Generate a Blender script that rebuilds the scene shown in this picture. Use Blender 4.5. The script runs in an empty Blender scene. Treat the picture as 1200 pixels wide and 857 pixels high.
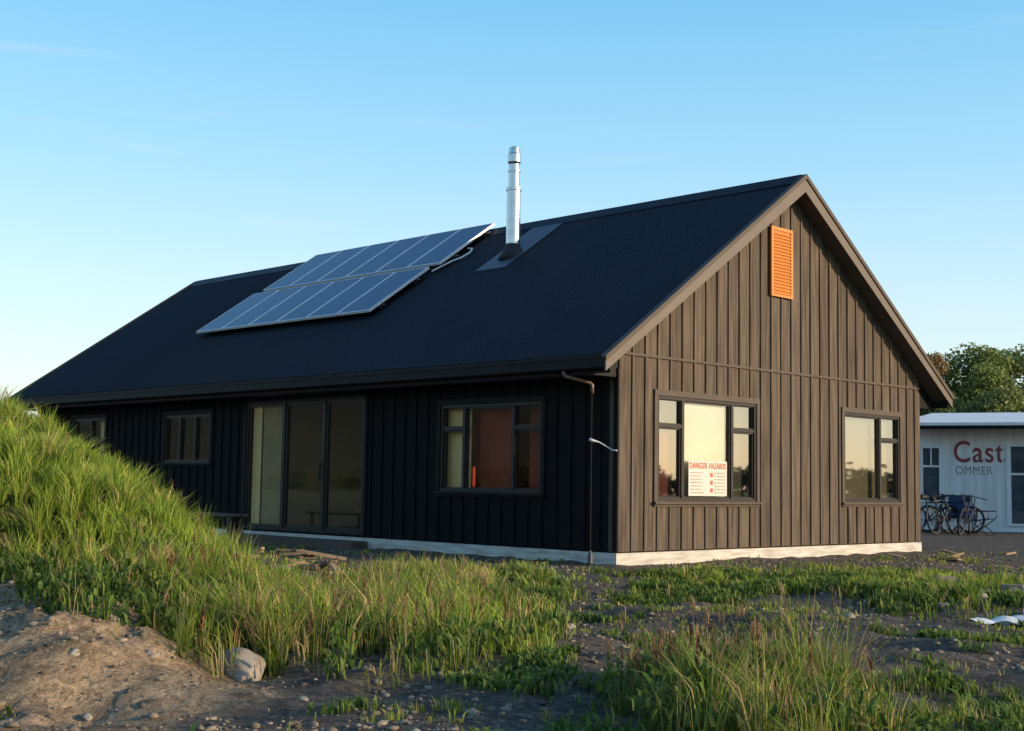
import bpy, bmesh, math, random
import numpy as np
from mathutils import Vector, Matrix, Euler
random.seed(7); rng=np.random.default_rng(11)
scene=bpy.context.scene
COL=scene.collection
# ------------------------------------------------------------------ camera frame
CX,CY,CZ=-13.7364,-11.8478,1.0197
YAW,PIT,ROL,FPX=0.7807,0.0876,0.0160,1587.65
fh=np.array([math.sin(YAW),math.cos(YAW)]); rh=np.array([math.cos(YAW),-math.sin(YAW)])
def sd2xy(s,d): return CX+fh[0]*d+rh[0]*s, CY+fh[1]*d+rh[1]*s
def xy2sd(x,y):
    dx=x-CX; dy=y-CY
    return dx*rh[0]+dy*rh[1], dx*fh[0]+dy*fh[1]
f=Vector((math.sin(YAW)*math.cos(PIT),math.cos(YAW)*math.cos(PIT),math.sin(PIT)))
r=Vector((math.cos(YAW),-math.sin(YAW),0)); u=r.cross(f)
r2=r*math.cos(ROL)+u*math.sin(ROL); u2=-r*math.sin(ROL)+u*math.cos(ROL)
cam=bpy.data.cameras.new('camera'); co=bpy.data.objects.new('camera',cam); COL.objects.link(co)
M=Matrix.Identity(4)
for i in range(3):
    M[i][0]=r2[i]; M[i][1]=u2[i]; M[i][2]=-f[i]
M[0][3],M[1][3],M[2][3]=CX,CY,CZ
co.matrix_world=M; cam.sensor_width=36; cam.lens=FPX/1200*36; cam.clip_end=3000; cam.clip_start=0.05
scene.camera=co
def N(nt,t,**k):
    n=nt.nodes.new(t)
    for a,b in k.items():
        if a in n.inputs: n.inputs[a].default_value=b
        else: setattr(n,a,b)
    return n
# ------------------------------------------------------------------ light
EL=math.radians(13); SA=math.atan2(0.45,-0.9)
sd=Vector((math.sin(SA)*math.cos(EL),math.cos(SA)*math.cos(EL),math.sin(EL)))
sl=bpy.data.lights.new('sun','SUN'); sl.energy=5.0; sl.angle=math.radians(0.5); sl.color=(1,0.78,0.51)
so=bpy.data.objects.new('sun',sl); COL.objects.link(so); so.rotation_euler=sd.to_track_quat('Z','Y').to_euler()
w=bpy.data.worlds.new('World'); scene.world=w; w.use_nodes=True; nt=w.node_tree; nt.nodes.clear()
sky=nt.nodes.new('ShaderNodeTexSky'); sky.sky_type='NISHITA'; sky.sun_disc=False
sky.sun_elevation=EL; sky.sun_rotation=SA; sky.air_density=1.0; sky.dust_density=1.0; sky.ozone_density=1.6
bg=nt.nodes.new('ShaderNodeBackground'); bg.inputs[1].default_value=0.12
wo=nt.nodes.new('ShaderNodeOutputWorld')
tc=N(nt,'ShaderNodeTexCoord'); sx=N(nt,'ShaderNodeSeparateXYZ'); nt.links.new(tc.outputs['Generated'],sx.inputs[0])
cr=N(nt,'ShaderNodeValToRGB'); nt.links.new(sx.outputs[2],cr.inputs[0])
stops=[(0.0,(.76,.77,.70)),(.07,(.66,.75,.75)),(.14,(.52,.72,.80)),(.23,(.31,.62,.81)),(.34,(.15,.50,.79)),(.65,(.04,.19,.48)),(1.0,(.02,.11,.34))]
el=cr.color_ramp.elements; el[0].position=0; el[0].color=(*stops[0][1],1); el[1].position=1; el[1].color=(*stops[-1][1],1)
for p,c in stops[1:-1]:
    e=el.new(p); e.color=(*c,1)
mp=N(nt,'ShaderNodeMapping'); mp.inputs['Scale'].default_value=(2.2,2.2,26); nt.links.new(tc.outputs['Generated'],mp.inputs[0])
no=N(nt,'ShaderNodeTexNoise'); no.inputs['Scale'].default_value=1.6; no.inputs['Detail'].default_value=5; nt.links.new(mp.outputs[0],no.inputs['Vector'])
mr=N(nt,'ShaderNodeMapRange'); mr.inputs[1].default_value=.60; mr.inputs[2].default_value=.80; mr.inputs[3].default_value=0; mr.inputs[4].default_value=.22
nt.links.new(no.outputs[0],mr.inputs[0])
mc=N(nt,'ShaderNodeMix',data_type='RGBA'); nt.links.new(mr.outputs[0],mc.inputs[0]); nt.links.new(cr.outputs[0],mc.inputs[6]); mc.inputs[7].default_value=(.85,.80,.82,1)
sc=N(nt,'ShaderNodeVectorMath',operation='SCALE'); sc.inputs['Scale'].default_value=1/.12*.86; nt.links.new(mc.outputs[2],sc.inputs[0])
ss=N(nt,'ShaderNodeVectorMath',operation='SCALE'); ss.inputs['Scale'].default_value=.75; nt.links.new(sky.outputs[0],ss.inputs[0])
ad=N(nt,'ShaderNodeVectorMath',operation='ADD'); nt.links.new(sc.outputs[0],ad.inputs[0]); nt.links.new(ss.outputs[0],ad.inputs[1])
nt.links.new(ad.outputs[0],bg.inputs[0]); nt.links.new(bg.outputs[0],wo.inputs[0])
scene.view_settings.view_transform='Standard'; scene.view_settings.look='None'; scene.view_settings.exposure=0
# ------------------------------------------------------------------ materials
def newmat(name):
    m=bpy.data.materials.new(name); m.use_nodes=True; return m,m.node_tree,m.node_tree.nodes['Principled BSDF']
def mat(name,c1,c2=None,rough=0.6,metal=0.0,scale=(5,5,5),ns=1.0,bump=0.0,detail=5,spec=0.5):
    m,nt,b=newmat(name)
    b.inputs['Roughness'].default_value=rough; b.inputs['Metallic'].default_value=metal
    b.inputs['Specular IOR Level'].default_value=spec
    c2=c2 or tuple(x*0.75 for x in c1)
    tc=N(nt,'ShaderNodeTexCoord'); mp=N(nt,'ShaderNodeMapping'); mp.inputs['Scale'].default_value=scale
    nt.links.new(tc.outputs['Object'],mp.inputs[0])
    no=N(nt,'ShaderNodeTexNoise'); no.inputs['Scale'].default_value=ns; no.inputs['Detail'].default_value=detail
    nt.links.new(mp.outputs[0],no.inputs['Vector'])
    cr=N(nt,'ShaderNodeValToRGB'); cr.color_ramp.elements[0].position=.3; cr.color_ramp.elements[1].position=.7
    cr.color_ramp.elements[0].color=(*c1,1); cr.color_ramp.elements[1].color=(*c2,1)
    nt.links.new(no.outputs[0],cr.inputs[0]); nt.links.new(cr.outputs[0],b.inputs['Base Color'])
    if bump:
        bu=N(nt,'ShaderNodeBump'); bu.inputs['Strength'].default_value=bump; bu.inputs['Distance'].default_value=.01
        nt.links.new(no.outputs[0],bu.inputs['Height']); nt.links.new(bu.outputs[0],b.inputs['Normal'])
    return m
m_clad=mat('weathered_brown_boards',(0.150,0.113,0.082),(0.050,0.037,0.028),rough=.75,scale=(8,8,.5),ns=2.2,bump=.4,spec=.2,detail=8)
# slight tone change from board to board
nt=m_clad.node_tree; b=nt.nodes['Principled BSDF']; tc=N(nt,'ShaderNodeTexCoord'); sx=N(nt,'ShaderNodeSeparateXYZ'); nt.links.new(tc.outputs['Object'],sx.inputs[0])
dv=N(nt,'ShaderNodeMath',operation='MULTIPLY_ADD'); dv.inputs[1].default_value=1/.272; dv.inputs[2].default_value=-.11; nt.links.new(sx.outputs[0],dv.inputs[0])
fl=N(nt,'ShaderNodeMath',operation='FLOOR'); nt.links.new(dv.outputs[0],fl.inputs[0]); wn_=N(nt,'ShaderNodeTexWhiteNoise',noise_dimensions='1D'); nt.links.new(fl.outputs[0],wn_.inputs['W'])
mr=N(nt,'ShaderNodeMapRange'); mr.inputs[3].default_value=.84; mr.inputs[4].default_value=1.16; nt.links.new(wn_.outputs['Value'],mr.inputs[0])
vs_=N(nt,'ShaderNodeVectorMath',operation='SCALE'); src=b.inputs['Base Color'].links[0].from_socket; nt.links.new(src,vs_.inputs[0]); nt.links.new(mr.outputs[0],vs_.inputs['Scale']); nt.links.new(vs_.outputs[0],b.inputs['Base Color'])
m_clad2=mat('shade_darkened_boards',(0.012,0.0105,0.011),(0.007,0.0065,0.0075),rough=.7,scale=(9,9,.5),ns=2.2,bump=.4,spec=.09)  # dark-stained boards; the long wall's shade is put into the colour
m_trim=mat('trim_boards',(0.100,0.074,0.056),(0.078,0.058,0.044),rough=.6,scale=(3,3,3),spec=.25)
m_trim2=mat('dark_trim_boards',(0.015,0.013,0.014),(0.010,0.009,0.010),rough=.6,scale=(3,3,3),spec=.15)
m_barge=mat('barge_paint',(0.150,0.116,0.092),(0.130,0.100,0.080),rough=.5,scale=(2,2,2),spec=.3)
m_soffit=mat('soffit_paint',(0.10,0.082,0.068),rough=.6,spec=.2)
m_eave=mat('black_eave_paint',(0.010,0.010,0.012),rough=.5,spec=.15)
m_roof=mat('roof_steel',(0.0100,0.0100,0.0118),(0.0145,0.0145,0.0165),rough=.46,scale=(1,1,1),ns=.8,spec=.16)
m_alu=mat('window_aluminium',(0.028,0.022,0.019),(0.022,0.018,0.016),rough=.4,spec=.3)
m_found=mat('slab_edge_plaster',(0.66,0.63,0.57),(0.38,0.34,0.29),rough=.85,scale=(1.2,1.2,9),ns=2,bump=.3,detail=9)
m_lin=mat('interior_lining',(0.68,0.60,0.36),(0.60,0.52,0.30),rough=.9)
m_red=mat('interior_red_paint',(0.66,0.045,0.022),(0.50,0.034,0.018),rough=.8)
m_floor=mat('interior_concrete',(0.30,0.29,0.27),rough=.7)
m_ceil=mat('interior_ceiling',(0.6,0.58,0.54),rough=.9)
m_flue=mat('flue_steel',(0.62,0.63,0.65),(0.5,0.5,0.52),rough=.28,metal=1,scale=(1,1,8))
m_flash=mat('flashing_steel',(0.045,0.052,0.068),(0.055,0.062,0.078),rough=.45)
m_or=mat('orange_paint',(0.64,0.21,0.022),(0.57,0.185,0.02),rough=.5)
m_silver=mat('anodised_frame',(0.80,0.80,0.80),(0.7,0.7,0.7),rough=.4,metal=.2)
m_white=mat('white_paint',(0.78,0.78,0.75),(0.68,0.68,0.66),rough=.6)
m_copper=mat('brown_pipe',(0.20,0.13,0.09),(0.14,0.09,0.065),rough=.4,metal=.2)
m_blk=mat('black_rubber',(0.02,0.02,0.02),rough=.7)
m_dgrey=mat('dark_steel',(0.10,0.10,0.11),rough=.5,metal=.5)
m_wood=mat('raw_timber',(0.42,0.28,0.16),(0.25,0.17,0.10),rough=.8,scale=(2,20,20),bump=.3)
m_dwood=mat('weathered_timber',(0.13,0.09,0.065),(0.07,0.05,0.04),rough=.85,scale=(3,20,20),bump=.3)
m_rock=mat('rock_surface',(0.36,0.31,0.25),(0.20,0.17,0.13),rough=.9,scale=(6,6,6),bump=.8)
m_bark=mat('bark',(0.10,0.075,0.055),(0.05,0.04,0.03),rough=.9,scale=(8,8,2),bump=.6)
m_dred=mat('dark_red_board',(0.13,0.018,0.012),(0.10,0.013,0.009),rough=.8)
m_dgreen=mat('dark_olive_board',(0.05,0.05,0.03),(0.035,0.035,0.022),rough=.8)
m_khaki=mat('khaki_reflection_panel',(0.15,0.125,0.075),(0.11,0.095,0.06),rough=.9,scale=(.4,.4,1.6),ns=1.3)
def glassmat(name,base):
    m=bpy.data.materials.new(name); m.use_nodes=True; nt=m.node_tree; nt.nodes.clear()
    o=N(nt,'ShaderNodeOutputMaterial'); mx=N(nt,'ShaderNodeMixShader'); t=N(nt,'ShaderNodeBsdfTransparent'); g=N(nt,'ShaderNodeBsdfGlossy')
    t.inputs[0].default_value=(.88,.88,.85,1); g.inputs['Roughness'].default_value=.02; g.inputs[0].default_value=(1,.97,.9,1)
    lw=N(nt,'ShaderNodeLayerWeight'); lw.inputs[0].default_value=.5
    tc=N(nt,'ShaderNodeTexCoord'); no=N(nt,'ShaderNodeTexNoise'); no.inputs['Scale'].default_value=.9
    bu=N(nt,'ShaderNodeBump'); bu.inputs['Strength'].default_value=.03; bu.inputs['Distance'].default_value=.05
    nt.links.new(tc.outputs['Object'],no.inputs['Vector']); nt.links.new(no.outputs[0],bu.inputs['Height']); nt.links.new(bu.outputs[0],g.inputs['Normal'])
    pw=N(nt,'ShaderNodeMath',operation='POWER'); pw.inputs[1].default_value=3.0; nt.links.new(lw.outputs['Facing'],pw.inputs[0])
    mu=N(nt,'ShaderNodeMath',operation='MULTIPLY_ADD'); mu.inputs[1].default_value=.9; mu.inputs[2].default_value=base
    nt.links.new(pw.outputs[0],mu.inputs[0]); nt.links.new(mu.outputs[0],mx.inputs[0])
    nt.links.new(t.outputs[0],mx.inputs[1]); nt.links.new(g.outputs[0],mx.inputs[2]); nt.links.new(mx.outputs[0],o.inputs[0])
    return m
m_glass=glassmat('window_glass',.08); m_glass2=glassmat('coated_window_glass',.27)
def cellmat():
    m,nt,b=newmat('solar_cells_surface')
    tc=N(nt,'ShaderNodeTexCoord'); br=N(nt,'ShaderNodeTexBrick'); br.offset=0; br.squash=1
    br.inputs['Scale'].default_value=1; br.inputs['Mortar Size'].default_value=.004; br.inputs['Brick Width'].default_value=.158; br.inputs['Row Height'].default_value=.158
    br.inputs['Color1'].default_value=(.012,.028,.095,1); br.inputs['Color2'].default_value=(.016,.038,.12,1); br.inputs['Mortar'].default_value=(.12,.15,.20,1)
    nt.links.new(tc.outputs['Object'],br.inputs['Vector']); nt.links.new(br.outputs[0],b.inputs['Base Color'])
    b.inputs['Roughness'].default_value=.15; b.inputs['IOR'].default_value=1.33; b.inputs['Specular IOR Level'].default_value=.30; return m
m_cell=cellmat()
def attrmat(name,trans=0.0,rough=.7,detail=False):
    m,nt,b=newmat(name); at=N(nt,'ShaderNodeAttribute'); at.attribute_name='col'
    b.inputs['Roughness'].default_value=rough; b.inputs['Specular IOR Level'].default_value=.25
    nt.links.new(at.outputs['Color'],b.inputs['Base Color'])
    if trans:
        tr=N(nt,'ShaderNodeBsdfTranslucent'); nt.links.new(at.outputs['Color'],tr.inputs[0])
        mx=N(nt,'ShaderNodeMixShader'); mx.inputs[0].default_value=trans
        nt.links.new(b.outputs[0],mx.inputs[1]); nt.links.new(tr.outputs[0],mx.inputs[2])
        nt.links.new(mx.outputs[0],nt.nodes['Material Output'].inputs[0])
    return m
m_grass=attrmat('grass_blades',.35,.6); m_leaf=attrmat('leaves',.30,.6); m_grav=attrmat('gravel_stones',0,.9)
# ------------------------------------------------------------------ mesh helper
WO={}
class MB:
    def __init__(s,mp=None): s.v=[];s.f=[];s.mp=mp
    def add(s,vs,fs):
        o=len(s.v)
        s.v+= [s.mp(*p) if s.mp else tuple(p) for p in vs]; s.f+=[tuple(i+o for i in q) for q in fs]
    def box(s,a0,a1,b0,b1,c0,c1):
        s.add([(a0,b0,c0),(a1,b0,c0),(a1,b1,c0),(a0,b1,c0),(a0,b0,c1),(a1,b0,c1),(a1,b1,c1),(a0,b1,c1)],
              [(0,3,2,1),(4,5,6,7),(0,1,5,4),(1,2,6,5),(2,3,7,6),(3,0,4,7)])
    def prism(s,poly,y0,y1):
        n=len(poly); s.add([(p[0],y0,p[1]) for p in poly]+[(p[0],y1,p[1]) for p in poly],
            [tuple(range(n)),tuple(range(2*n-1,n-1,-1))]+[(i,i+n,(i+1)%n+n,(i+1)%n) for i in range(n)])
    def tube(s,pts,rad,n=10,cap=True):
        pts=[Vector(p) for p in pts]; rad=rad if isinstance(rad,(list,tuple)) else [rad]*len(pts)
        vs=[]
        for i,p in enumerate(pts):
            t=(pts[min(i+1,len(pts)-1)]-pts[max(i-1,0)]).normalized()
            a=t.orthogonal().normalized() if i==0 else (a-t*a.dot(t)).normalized()
            b=t.cross(a)
            for k in range(n):
                an=2*math.pi*k/n; vs.append(tuple(p+(a*math.cos(an)+b*math.sin(an))*rad[i]))
        fs=[(i*n+k,i*n+(k+1)%n,(i+1)*n+(k+1)%n,(i+1)*n+k) for i in range(len(pts)-1) for k in range(n)]
        if cap: fs+=[tuple(range(n-1,-1,-1)),tuple((len(pts)-1)*n+k for k in range(n))]
        s.add(vs,fs)
    def lathe(s,prof,c,n=24):
        vs=[(c[0]+r_*math.cos(2*math.pi*k/n),c[1]+r_*math.sin(2*math.pi*k/n),c[2]+z) for r_,z in prof for k in range(n)]
        m=len(prof)
        s.add(vs,[(i*n+k,i*n+(k+1)%n,(i+1)*n+(k+1)%n,(i+1)*n+k) for i in range(m-1) for k in range(n)]+[tuple((m-1)*n+k for k in range(n)),tuple(range(n-1,-1,-1))])
    def torus(s,c,R,rr,ax='y',n=28,m=8):
        vs=[]
        for i in range(n):
            a=2*math.pi*i/n
            for j in range(m):
                b=2*math.pi*j/m; q=R+rr*math.cos(b); vs.append((c[0]+q*math.cos(a),c[1]+rr*math.sin(b),c[2]+q*math.sin(a)))
        s.add(vs,[(i*m+j,((i+1)%n)*m+j,((i+1)%n)*m+(j+1)%m,i*m+(j+1)%m) for i in range(n) for j in range(m)])
    def obj(s,name,material,parent=None,origin=(0,0,0),smooth=False,bevel=0,**props):
        me=bpy.data.meshes.new(name); o_=Vector(origin)
        me.from_pydata([tuple(Vector(p)-o_) for p in s.v],[],s.f)
        bm=bmesh.new(); bm.from_mesh(me); bmesh.ops.recalc_face_normals(bm,faces=bm.faces); bm.to_mesh(me); bm.free()
        if smooth:
            for p in me.polygons: p.use_smooth=True
        me.materials.append(material)
        ob=bpy.data.objects.new(name,me); COL.objects.link(ob)
        WO[ob.name]=o_
        if parent is not None:
            ob.parent=parent; ob.location=o_-WO.get(parent.name,Vector((0,0,0)))
        else: ob.location=o_
        for k,v in props.items(): ob[k]=v
        return ob
def empty(name,loc,label,category,group=None,rotz=0):
    e=bpy.data.objects.new(name,None); COL.objects.link(e); e.location=loc; e.rotation_euler=(0,0,rotz); e.empty_display_size=.3
    e['label']=label; e['category']=category
    if group: e['group']=group
    return e
def npmesh(name,verts,faces,material,cols=None,**props):
    me=bpy.data.meshes.new(name); k=faces.shape[1]
    me.vertices.add(len(verts)); me.vertices.foreach_set('co',verts.astype(np.float32).ravel())
    me.loops.add(faces.size); me.loops.foreach_set('vertex_index',faces.astype(np.int32).ravel())
    me.polygons.add(len(faces)); me.polygons.foreach_set('loop_start',np.arange(0,faces.size,k,dtype=np.int32))
    me.update(calc_edges=True)
    if cols is not None:
        a=me.color_attributes.new('col','FLOAT_COLOR','POINT')
        a.data.foreach_set('color',np.hstack([cols,np.ones((len(cols),1))]).astype(np.float32).ravel())
    me.materials.append(material)
    ob=bpy.data.objects.new(name,me); COL.objects.link(ob)
    for kk,v in props.items(): ob[kk]=v
    return ob
def h2(a,b,seed=0):
    n=(a*374761393+b*668265263+seed*974711)&0x7fffffff
    n=((n^(n>>13))*1274126177)&0x7fffffff
    return ((n^(n>>16))&0xffff)/65535.0
def vnoise(x,y,seed=0):
    xi=np.floor(x).astype(np.int64); yi=np.floor(y).astype(np.int64); xf=x-xi; yf=y-yi
    uu=xf*xf*(3-2*xf); vv=yf*yf*(3-2*yf)
    return (h2(xi,yi,seed)*(1-uu)+h2(xi+1,yi,seed)*uu)*(1-vv)+(h2(xi,yi+1,seed)*(1-uu)+h2(xi+1,yi+1,seed)*uu)*vv
def fbm(x,y,seed=0,o=4):
    t=0;a=.5;n=0
    for i in range(o):
        xr=x*2**i*math.cos(i*.9)-y*2**i*math.sin(i*.9); yr=x*2**i*math.sin(i*.9)+y*2**i*math.cos(i*.9)
        t=t+a*vnoise(xr,yr,seed+i); n+=a; a*=.5
    return t/n
def sstep(a,b,x):
    t=np.clip((x-a)/(b-a),0,1); return t*t*(3-2*t)
# ------------------------------------------------------------------ terrain
W,L,HE,HR,OE,OG=8.1058,16.998,2.678,5.854,0.594,0.290
MS,MD,MR=-5.8,11.7,3.50
def height(x,y):
    s,d=xy2sd(x,y)
    rr=np.sqrt((s-MS)**2+((d-MD)/1.0)**2)+ (fbm(x*.8,y*.8,5)-.5)*.7
    q=1-(np.abs(rr)/MR)**3
    m=1.53*np.where(q>0,q,0)*(1+(fbm(x*1.1,y*1.1,15)-.5)*.26)
    m=np.maximum(m,0.0)+.08*np.exp(-((rr-MR)/.4)**2)
    dist=np.maximum(np.maximum(-x,x-W),np.maximum(-y,y-L))
    amp=.02+.16*sstep(.5,4,dist)*(1-.7*sstep(18,30,np.hypot(x-CX,y-CY)))
    n=(fbm(x*.7,y*.7,3)-.5)*amp*1.6+(fbm(x*3,y*3,9)-.5)*amp*.5
    e=.08*np.exp(-(((s-1.3)/.9)**2+((d-6.6)/1.4)**2))
    tz=sstep(-1.0,-2.0,s)*sstep(10.5,9,d)
    bk=.32*sstep(-1.3,-2.4,s)*sstep(6.6,7.7,d)*(1-sstep(9.5,11,d))+((fbm(x*1.7,y*1.7,44,5)-.5)*.26+(fbm(x*7,y*7,47,3)-.5)*.10)*tz
    skirt=.035*sstep(.5,.0,dist)*fbm(x*2.5,y*2.5,61)*2
    return -.055+n+m+e+bk+skirt
def zones(x,y):
    s,d=xy2sd(x,y)
    n1=fbm(x*1.1,y*1.1,21); n2=fbm(x*3.1,y*3.1,31); n=n1*.6+n2*.4
    rr=np.sqrt((s-MS)**2+(d-MD)**2)
    ell=lambda cs,cd,a,b: np.clip(1.25-np.sqrt(((s-cs)/a)**2+((d-cd)/b)**2),0,1)
    A=np.clip((MR+.55-rr)*2,0,1)*sstep(-.3,.3,d-(7.95+.05*(s+3))+(n-.5)*1.9)
    A2=ell(-2.2,10.2,1.0,2.3)*sstep(.39,.52,n+.05)
    B=ell(-.95,10.0,1.2,2.4)*sstep(.42,.54,n+.05)
    B3=ell(-1.4,8.2,.8,.8)*sstep(.40,.52,n+.04)
    B2=ell(-.9,13.6,1.5,2.7)*sstep(.45,.57,n+.01)
    D=ell(3.9,15.0,3.1,2.8)*sstep(.42,.56,n+.03)
    D2=ell(1.3,15.8,1.3,1.1)*sstep(.46,.58,n+.02)
    E=ell(1.12,6.4,.60,1.3)*sstep(.39,.53,n+.04)
    F=ell(2.5,6.3,.9,1.5)*sstep(.45,.58,n)
    G=sstep(.53,.65,n)*.28
    ds=np.stack([A,B*.92,B2*.75,D*.85,E*.92,F*.6,G,A2,B3*.8,D2*.6])
    dens=ds.max(0); k=ds.argmax(0); hh=np.array([.22,.35,.19,.13,.37,.10,.06,.28,.30,.11])[k]
    dry=np.array([.10,.45,.40,.22,.55,.30,.45,.32,.45,.30])[k]
    hh=hh*(.6+.55*np.clip(dens,0,1))
    inside=(x>-.06)&(x<W+.10)&(y>-.08)&(y<L+.3)
    return np.where(inside,0,dens),hh,dry
def axis(lo,hi,step,far):
    a=list(np.arange(lo,hi,step)); g=step; v=hi; up=[]
    while v<far: up.append(v); g*=1.12; v+=g
    up.append(far); g=step; v=lo; dn=[]
    while v>-far: 
        g*=1.12; v-=g; dn.append(v)
    return np.array(sorted(dn)+a+up)
gx=axis(-13.5,9,.06,900); gy=axis(-12,6,.06,900)
GX,GY=np.meshgrid(gx,gy,indexing='ij'); gz=height(GX.ravel(),GY.ravel())
nx,ny=len(gx),len(gy); idx=np.arange(nx*ny).reshape(nx,ny)
F4=np.stack([idx[:-1,:-1].ravel(),idx[1:,:-1].ravel(),idx[1:,1:].ravel(),idx[:-1,1:].ravel()],1)
dn,_,_=zones(GX.ravel(),GY.ravel()); S_,D_=xy2sd(GX.ravel(),GY.ravel())
tan=sstep(-.9,-1.7,S_+(fbm(GX.ravel()*1.5,GY.ravel()*1.5,12)-.5)*1.4)*sstep(10.2,9.2,D_)
dist=np.hypot(GX.ravel()-CX,GY.ravel()-CY)
dirt=np.array([.120,.098,.078]); tanc=np.array([.38,.265,.16]); grn=np.array([.070,.078,.027]); fld=np.array([.16,.16,.07])
c=dirt[None]*(1-tan[:,None])+tanc[None]*tan[:,None]
g_=np.clip(dn*1.1,0,.78)[:,None]; c=c*(1-g_)+grn*g_
ff=(sstep(45,70,dist))[:,None]; c=c*(1-ff)+fld*ff
ground=npmesh('ground',np.stack([GX.ravel(),GY.ravel(),gz],1),F4,bpy.data.materials.new('soil_and_gravel'),c,kind='structure')
ground.data.polygons.foreach_set('use_smooth',[True]*len(ground.data.polygons))
m=ground.data.materials[0]; m.use_nodes=True; nt=m.node_tree; b=nt.nodes['Principled BSDF']; b.inputs['Roughness'].default_value=.95; b.inputs['Specular IOR Level'].default_value=.15
at=N(nt,'ShaderNodeAttribute'); at.attribute_name='col'; tc=N(nt,'ShaderNodeTexCoord')
n1=N(nt,'ShaderNodeTexNoise'); n1.inputs['Scale'].default_value=3.2; n1.inputs['Detail'].default_value=12; n1.inputs['Roughness'].default_value=.75
n3=N(nt,'ShaderNodeTexNoise'); n3.inputs['Scale'].default_value=38; n3.inputs['Detail'].default_value=4
vo=N(nt,'ShaderNodeTexVoronoi'); vo.inputs['Scale'].default_value=30
ds_=N(nt,'ShaderNodeVectorMath',operation='MULTIPLY_ADD'); ds_.inputs[1].default_value=(.06,.06,.06)
nt.links.new(n3.outputs['Color'],ds_.inputs[0]); nt.links.new(tc.outputs['Object'],ds_.inputs[2])
nt.links.new(tc.outputs['Object'],n1.inputs['Vector']); nt.links.new(tc.outputs['Object'],n3.inputs['Vector']); nt.links.new(ds_.outputs[0],vo.inputs['Vector'])
r1=N(nt,'ShaderNodeMapRange'); r1.inputs[1].default_value=.3; r1.inputs[2].default_value=.7; r1.inputs[3].default_value=.45; r1.inputs[4].default_value=1.45
nt.links.new(n1.outputs[0],r1.inputs[0])
r2_=N(nt,'ShaderNodeMapRange'); r2_.inputs[1].default_value=0; r2_.inputs[2].default_value=1; r2_.inputs[3].default_value=.55; r2_.inputs[4].default_value=1.6
nt.links.new(vo.outputs['Color'],r2_.inputs[0])
mu=N(nt,'ShaderNodeMath',operation='MULTIPLY'); nt.links.new(r1.outputs[0],mu.inputs[0]); nt.links.new(r2_.outputs[0],mu.inputs[1])
vm=N(nt,'ShaderNodeVectorMath',operation='SCALE'); nt.links.new(at.outputs['Color'],vm.inputs[0]); nt.links.new(mu.outputs[0],vm.inputs['Scale'])
nt.links.new(vm.outputs[0],b.inputs['Base Color'])
b1=N(nt,'ShaderNodeBump'); b1.inputs['Strength'].default_value=.8; b1.inputs['Distance'].default_value=.03
b2=N(nt,'ShaderNodeBump'); b2.inputs['Strength'].default_value=.9; b2.inputs['Distance'].default_value=.07
nt.links.new(n3.outputs[0],b1.inputs['Height']); nt.links.new(n1.outputs[0],b2.inputs['Height']); nt.links.new(b1.outputs[0],b2.inputs['Normal']); nt.links.new(b2.outputs[0],b.inputs['Normal'])
# low hill to the north-west (mirrored in the long-wall glazing)
hv=[];hf=[]
for i in range(41):
    for j in range(13):
        a=math.radians(-47-62+124*i/40); R0=330+j*45
        env=math.sin(math.pi*j/12)*math.sin(math.pi*min(1,max(0,i/40)))**.6
        hv.append((R0*math.sin(a),R0*math.cos(a),-3+env*(52+10*math.sin(i*.9)+5*math.sin(i*2.3+1))))
hf=[(i*13+j,(i+1)*13+j,(i+1)*13+j+1,i*13+j+1) for i in range(40) for j in range(12)]
b=MB(); b.add(hv,hf); b.obj('hill',mat('hill_scrub',(0.055,0.055,0.028),(0.03,0.033,0.016),rough=.95,scale=(.03,.03,.03),detail=9),smooth=True,kind='structure')
# ------------------------------------------------------------------ grass blades
def blades(x,y,z,h,wd,col,lean=.45,seed=1,dirx=None,diry=None):
    n=len(x); g=np.random.default_rng(seed)
    an=g.uniform(0,2*np.pi,n); la=g.uniform(0,2*np.pi,n); lm=np.abs(g.normal(0,lean,n))*h
    wx=np.cos(an)*wd; wy=np.sin(an)*wd; lx=np.cos(la)*lm-.08*h; ly=np.sin(la)*lm+.04*h
    if dirx is not None: lx=lx*.6+dirx*h; ly=ly*.6+diry*h
    V=np.empty((n,5,3))
    V[:,0]=np.stack([x-wx,y-wy,z-.02],1); V[:,1]=np.stack([x+wx,y+wy,z-.02],1)
    V[:,2]=np.stack([x-wx*.8+lx*.3,y-wy*.8+ly*.3,z+h*.55],1); V[:,3]=np.stack([x+wx*.8+lx*.3,y+wy*.8+ly*.3,z+h*.55],1)
    V[:,4]=np.stack([x+lx,y+ly,z+h*(1-.25*g.random(n)-.15*np.minimum(1,(lx*lx+ly*ly)/(h*h+1e-6)))],1)
    b_=np.arange(n)[:,None]*5
    Fs=np.concatenate([b_+np.array([0,1,3]),b_+np.array([0,3,2]),b_+np.array([2,3,4])])
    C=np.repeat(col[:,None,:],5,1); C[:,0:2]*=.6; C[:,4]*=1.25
    return V.reshape(-1,3),Fs,C.reshape(-1,3)
nc=2000000
s=rng.uniform(-8.5,8.5,nc); d=rng.uniform(4.2,24,nc); ok=np.abs(s)<d*.40+1.2; s=s[ok]; d=d[ok]
x,y=sd2xy(s,d)
CS=.14; ci=np.floor(x/CS).astype(np.int64); cj=np.floor(y/CS).astype(np.int64)
tx=(ci+.15+.7*h2(ci,cj,3))*CS; ty=(cj+.15+.7*h2(ci,cj,4))*CS; th=h2(ci,cj,5); tk=h2(ci,cj,6)
pull=.5; ox=(x-tx)*(1-pull); oy=(y-ty)*(1-pull); x=tx+ox; y=ty+oy
dens,hh,dry=zones(x,y)
onm=(np.sqrt((s-MS)**2+(d-MD)**2)<MR)
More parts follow.
